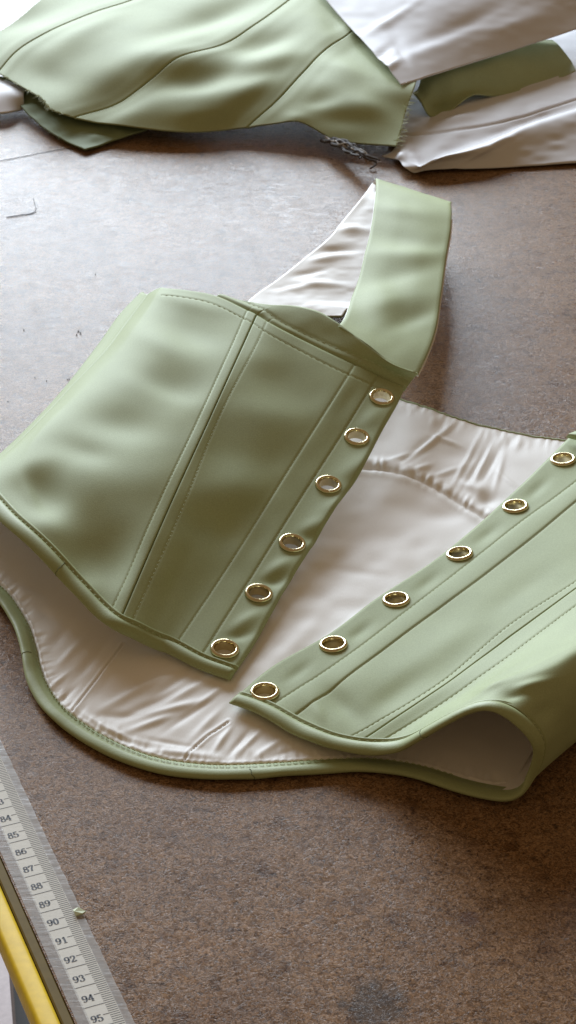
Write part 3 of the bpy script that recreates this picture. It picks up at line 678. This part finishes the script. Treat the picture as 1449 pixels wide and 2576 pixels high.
# right neckband seen at the edge of the picture
Gk, ck = loft([line3([(1424, 1101, 1.5), (1449, 1107, 1.6), (1560, 1150, 1.8)], 60), line3([(1428, 1094, 1.75), (1452, 1098, 1.9), (1570, 1140, 2.0)], 60), line3([(1438, 1088, 1.7), (1460, 1080, 1.9), (1580, 1110, 2.0)], 60)], .08, 60)
grid_obj('yoke', Gk, [M_green, M_lining], corset, .10)
o = stitch.build('stitching', M_thread, corset, False); o['kind'] = 'stuff'

# ------------------------------------------------------------------ green cut pieces at the far end
fray_all = []
def fray(P, out, mat, parent, n, ln=.5, r=.018, name='frayed_threads'):
    m = MB(); P = np.asarray(P)
    for _ in range(n):
        t = random.random()*(len(P)-1); i = int(t); q = P[i]+(P[min(i+1, len(P)-1)]-P[i])*(t-i)
        d = np.array(out)+np.array([random.gauss(0, .6), random.gauss(0, .5), random.gauss(0, .35)]); d /= np.linalg.norm(d); l = ln*random.uniform(.35, 1.2)
        e = q+d*l; k = q+d*l*.55+np.array([random.gauss(0, .1), random.gauss(0, .1), random.gauss(0, .06)])*l; e[2] = max(e[2], .05)
        m.tube(smooth_line(np.array([q-d*.1, k, e]), 6), r, 4)
    o = m.build(name, mat, parent); o['kind'] = 'stuff'; return o
cut = empty('sewn_fabric_piece', at(500, 330, 0), 'large sage green satin piece of joined panels with raw frayed ends', 'fabric')
SC_ = [
 [(-90, 140, 1.2), (20, 60, 2.2), (160, -40, 2.5), (300, -120, 2.5)],
 [(-6, 183, 1.3), (40, 130, 2.0), (110, 86, 2.5), (240, 30, 2.8), (330, 0, 2.8), (470, -80, 2.8)],
 [(95, 240, 1.5), (180, 160, 2.3), (290, 95, 2.9), (460, 25, 3.0), (600, -60, 3.0)],
 [(187, 292, 1.2), (300, 240, 1.9), (380, 190, 2.5), (440, 150, 2.9), (560, 110, 2.9), (650, 55, 3.0), (725, 0, 3.0), (800, -60, 3.0)],
 [(420, 328, .9), (500, 250, 2.0), (590, 170, 2.7), (690, 90, 3.0), (790, 20, 3.1), (870, -50, 3.1)],
 [(622, 320, .9), (700, 250, 1.8), (760, 185, 2.4), (830, 115, 2.8), (890, 70, 3.0), (990, -10, 3.0)],
 [(735, 306, 1.3), (790, 240, 2.2), (840, 175, 2.6), (900, 110, 2.6), (1010, 20, 2.6)],
 [(850, 352, .8), (890, 280, 1.9), (930, 200, 2.5), (980, 130, 2.5), (1060, 50, 2.5)],
 [(998, 366, .9), (1010, 322, 1.3), (1024, 270, 1.8), (1037, 234, 2.3), (1060, 170, 2.3), (1120, 80, 2.2)]]
RS = 360
C = [line3(c, RS) for c in SC_]; G, ck = loft(C, .06, RS); N = grid_normals(G); X, Y = proj(G)
Sb = [(290, 245, 90, 30, -25, -1.0), (500, 190, 110, 26, -8, -1.1), (400, 130, 120, 26, -20, .5), (660, 105, 90, 20, -15, -.7), (540, 40, 130, 22, -20, -.8), (170, 110, 80, 24, -25, .4), (120, 190, 60, 26, 20, -.35), (640, 225, 80, 22, -20, .45), (700, 150, 70, 18, -10, .35),
      (800, 245, 60, 20, -10, -.5), (870, 180, 60, 20, 20, .4), (870, 300, 70, 20, 5, -.35), (930, 270, 50, 18, 20, .25), (850, 50, 60, 30, 60, -.6), (745, 300, 30, 14, 0, .25), (90, 40, 110, 20, -20, -.5), (30, 10, 80, 16, -20, .4), (520, 290, 110, 20, 0, .18), (250, 60, 90, 14, -25, .2)]
SOFT = 1.3; D = .5*bumps(X, Y, Sb)+.02*vnoise(X/80, Y/40, 17); SOFT = 1.0
# seams: crisp valley, cloth puffing on both sides
for k in (1, 3, 5):
    d = np.linalg.norm(G-G[:, ck[k]:ck[k]+1], axis=2); D += -.08*np.exp(-(d/.05)**2)+.03*np.exp(-((d-.7)/.5)**2)
G = G+N*D[..., None]; G[..., 2] = np.maximum(G[..., 2], .35)
for a, b in ((0, 1), (1, 3), (3, 5), (5, 8)):
    grid_obj('cloth_panel', G[:, ck[a]:ck[b]+1], [M_green, M_under], cut, .09)
fray(G[0, ck[1]:ck[3]:3], (-.3, -.9, -.2), M_pale, cut, 60, .34, .016)
fray(G[:int(RS*.32):3, -1], (.9, -.2, 0), M_pale, cut, 60, .45, .016)
fray(G[0, ck[6]:ck[8]:3], (0, -.9, -.2), M_green, cut, 24, .24, .014)

lo = empty('fabric_offcut', at(210, 340, 0), 'dark green cut layer poking out in a point beneath the sewn satin piece', 'fabric')
C = [line3([(0, 196, .9), (40, 190, 1.0), (120, 180, 1.0)], 60), line3([(68, 285, .5), (140, 255, .8), (260, 210, 1.0)], 60), line3([(140, 340, .35), (220, 300, .7), (330, 250, 1.0)], 60), line3([(214, 377, .25), (300, 348, .35), (420, 305, .8)], 60)]
G2, c2 = loft(C, .15, 60); X2, Y2 = proj(G2); G2[..., 2] += .08*vnoise(X2/30, Y2/15, 18)
grid_obj('cloth', G2, [M_under, M_green], lo, .08)
fray(G2[0, ::2], (-.6, -.7, 0), M_green, lo, 30, .26, .014)

st = empty('fabric_offcut', at(1200, 230, 0.0), 'olive green fabric strip with a wavy edge half hidden under the white sheet', 'fabric')
C = [line3([(1040, 232, 1.36), (1062, 258, 1.18), (1082, 290, 0.56), (1122, 285, 0.5), (1150, 262, 0.74), (1185, 238, 1.05), (1235, 240, 0.74), (1330, 224, 0.62), (1420, 192, 0.62), (1449, 178, 0.62)], 320),
     line3([(1052, 222, 1.40), (1078, 240, 1.15), (1104, 258, 0.62), (1136, 250, 0.74), (1165, 235, 0.93), (1200, 222, 1.05), (1250, 222, 0.87), (1330, 205, 0.74), (1410, 175, 0.68), (1436, 152, 0.68)], 320),
     line3([(1060, 190, 1.9), (1120, 190, 2.0), (1200, 175, 2.0), (1280, 150, 2.0), (1350, 135, 1.6), (1418, 128, 1.3)], 320),
     line3([(1060, 110, 0.99), (1200, 110, 0.87), (1300, 100, 1.6), (1390, 100, 1.4)], 320)]
G3, c3 = loft(C, .15, 320); grid_obj('cloth', G3, [M_green, M_under], st, .10)

ws = empty('white_sheet', at(1200, 120, -1.4), 'smooth white sheet lying over the green fabric with one sharp corner pointing down', 'sheet')
C = [line3([(1010, 214, 2.55), (1130, 176, 2.61), (1300, 123, 2.61), (1449, 74, 2.67), (1640, 12, 2.74)], 240), line3([(975, 170, 2.98), (1120, 125, 3.23), (1300, 70, 3.36), (1480, 10, 3.43), (1640, -40, 3.49)], 240), line3([(886, 75, 3.1), (1080, 30, 4.27), (1300, -20, 4.46), (1620, -110, 4.94)], 240), line3([(780, -50, 3.63), (1000, -100, 4.81), (1250, -150, 4.99), (1600, -230, 5.09)], 240)]
G4, c4 = loft(C, .16, 240); N4 = grid_normals(G4); X4, Y4 = proj(G4)
D = bumps(X4, Y4, [(985, 165, 26, 8, -35, .30), (960, 135, 40, 10, -40, -.25), (1010, 130, 40, 12, 60, -.20), (1080, 120, 90, 16, -20, .18), (950, 70, 50, 10, -30, .2), (1150, 70, 120, 18, -25, -.25), (1000, 40, 60, 10, -35, .15), (1300, 60, 100, 22, -20, .2)])
G4 = G4+N4*(.5*D+.015*vnoise(X4/30, Y4/15, 19))[..., None]; grid_obj('cloth', G4, M_white, ws, .04)

wl = empty('white_fabric', at(1250, 380, 0.0), 'ivory lining fabric with a turned back flap lying flat under the green strip', 'fabric')
C = [line3([(960, 392, 0.18), (1003, 404, 0.36), (1022, 424, 0.4), (1041, 435, 0.18), (1063, 430, 0.25), (1200, 424, 0.22), (1449, 409, 0.22), (1640, 398, 0.22)], 300),
     line3([(985, 382, 0.36), (1012, 392, 0.58), (1035, 412, 0.58), (1052, 422, 0.5), (1080, 413, 0.58), (1205, 398, 0.65), (1449, 348, 0.79), (1640, 310, 0.86)], 300),
     line3([(992, 372, 0.43), (1020, 380, 0.65), (1044, 400, 0.58), (1062, 418, 0.72), (1090, 404, 0.94), (1210, 372, 1.22), (1330, 322, 1.37), (1449, 286, 1.44), (1640, 225, 1.44)], 300),
     line3([(998, 360, 0.43), (1024, 366, 0.58), (1052, 384, 0.43), (1078, 398, 0.36), (1105, 388, 0.36), (1215, 352, 0.43), (1335, 308, 0.5), (1449, 274, 0.58), (1640, 210, 0.58)], 300),
     line3([(985, 340, 0.36), (1040, 338, 0.43), (1100, 332, 0.58), (1240, 311, 0.65), (1330, 288, 0.65), (1449, 250, 0.65), (1640, 190, 0.65)], 300),
     line3([(970, 320, 0.29), (1030, 310, 0.36), (1120, 298, 0.58), (1250, 270, 0.72), (1449, 210, 0.72), (1640, 150, 0.72)], 300),
     line3([(960, 280, 0.22), (1060, 260, 0.29), (1200, 225, 0.36), (1449, 150, 0.43), (1640, 100, 0.43)], 300),
     line3([(950, 200, 0.18), (1060, 170, 0.22), (1200, 140, 0.22), (1449, 60, 0.22), (1640, 20, 0.22)], 300)]
G5, c5 = loft(C, .14, 300); N5 = grid_normals(G5); X5, Y5 = proj(G5)
D = -.12*np.exp(-(np.linalg.norm(G5-G5[:, c5[4]:c5[4]+1], axis=2)/.15)**2)+.03*vnoise(X5/40, Y5/14, 21)+bumps(X5, Y5, [(1190, 395, 60, 6, -28, .1), (1240, 380, 60, 6, -28, -.1), (1150, 300, 50, 9, -10, .2), (1010, 395, 10, 12, 30, .2)])
G5 = G5+N5*D[..., None]; G5[..., 2] = np.maximum(G5[..., 2], .12); grid_obj('cloth', G5, M_white, wl, .06)
w2 = empty('white_fabric', at(20, 255, 0), 'small corner of white fabric at the left beneath the green piece', 'fabric')
C = [line3([(-120, 300, .3), (-40, 290, .5), (20, 283, .6), (62, 276, .3)], 60), line3([(-120, 250, .8), (-40, 245, 1.0), (20, 240, 1.1), (60, 245, .9)], 60), line3([(-120, 190, .8), (-40, 190, .9), (20, 195, .8), (70, 210, .6)], 60)]
G6, c6 = loft(C, .15, 60); grid_obj('cloth', G6, M_white, w2, .06)

# dark frayed selvage strip
sv = empty('selvage_strip', at(890, 390, 0), 'narrow dark grey frayed fabric strip curling below the green satin', 'fabric strip')
P = line3([(806, 355, .5), (850, 364, .7), (890, 385, .8), (925, 402, .8), (948, 414, .5)], 60)
m = MB()
for k in range(9):
    off = np.array([random.gauss(0, .14), random.gauss(0, .30), abs(random.gauss(0, .12))]); i0 = random.randint(0, 14); i1 = random.randint(46, 60)
    w = np.stack([vnoise(np.arange(60)/5.+k*9, np.zeros(60)+j, 30) for j in range(3)], 1)*.14; w[:, 2] = np.abs(w[:, 2])
    m.tube((P+off+w)[i0:i1], .12, 6)
m.build('dark_yarns', M_grey, sv)['kind'] = 'stuff'
m = MB()
for k in range(5):
    m.tube((P+np.array([random.gauss(0, .2), random.gauss(0, .3), .12+abs(random.gauss(0, .1))])+np.stack([vnoise(np.arange(60)/4.+k*7, np.zeros(60)+j, 31) for j in range(3)], 1)*.16)[random.randint(0, 25):random.randint(40, 60)], .055, 5)
m.build('pale_yarns', M_greyl, sv)['kind'] = 'stuff'
fray(P, (.1, .1, .3), M_greyl, sv, 50, .45, .018); fray(P+[0, .2, .1], (-.3, -.6, .1), M_grey, sv, 36, .4, .02)
m = MB(); m.tube(line3([(945, 414, .25), (938, 420, .2), (930, 424, .08)], 20), .08, 6); m.build('yarn_end', M_grey, sv)

# ------------------------------------------------------------------ loose threads and specks on the board
def thread(pts, label, r=.035, mat=M_dark):
    m = MB(); m.tube(line3(pts, 40), r, 6, False); o = m.build('loose_thread', mat); tag(o, label, 'thread'); return o
thread([(16, 546, .03), (50, 541, .03), (80, 536, .03), (89, 531, .04), (92, 524, .12)], 'bent dark loose thread lying on the glossy board', .02)
thread([(84, 499, .12), (87, 508, .06), (89, 520, .05)], 'short upright dark thread just above the bent thread', .014)
thread([(0, 404, .03), (60, 393, .03), (150, 376, .03), (185, 371, .03)], 'faint long thread lying below the dark pointed green layer', .014)
sp_ = MB()
for (px, py) in [(197, 833), (202, 836), (193, 842), (203, 840), (88, 950), (117, 958), (170, 954), (174, 953), (20, 1010), (240, 690), (60, 830)]:
    c = at(px, py, .03); r = random.uniform(.014, .034)
    sp_.grid(np.array([[c+np.array([r*k*math.cos(a), r*k*.8*math.sin(a), h]) for a in np.linspace(0, 2*math.pi, 6, endpoint=False)] for k, h in ((1, -.03), (1, .01), (.4, .03))]))
o = sp_.build('lint_specks', M_dark); o['kind'] = 'stuff'; o['label'] = 'tiny dark lint specks scattered on the board'
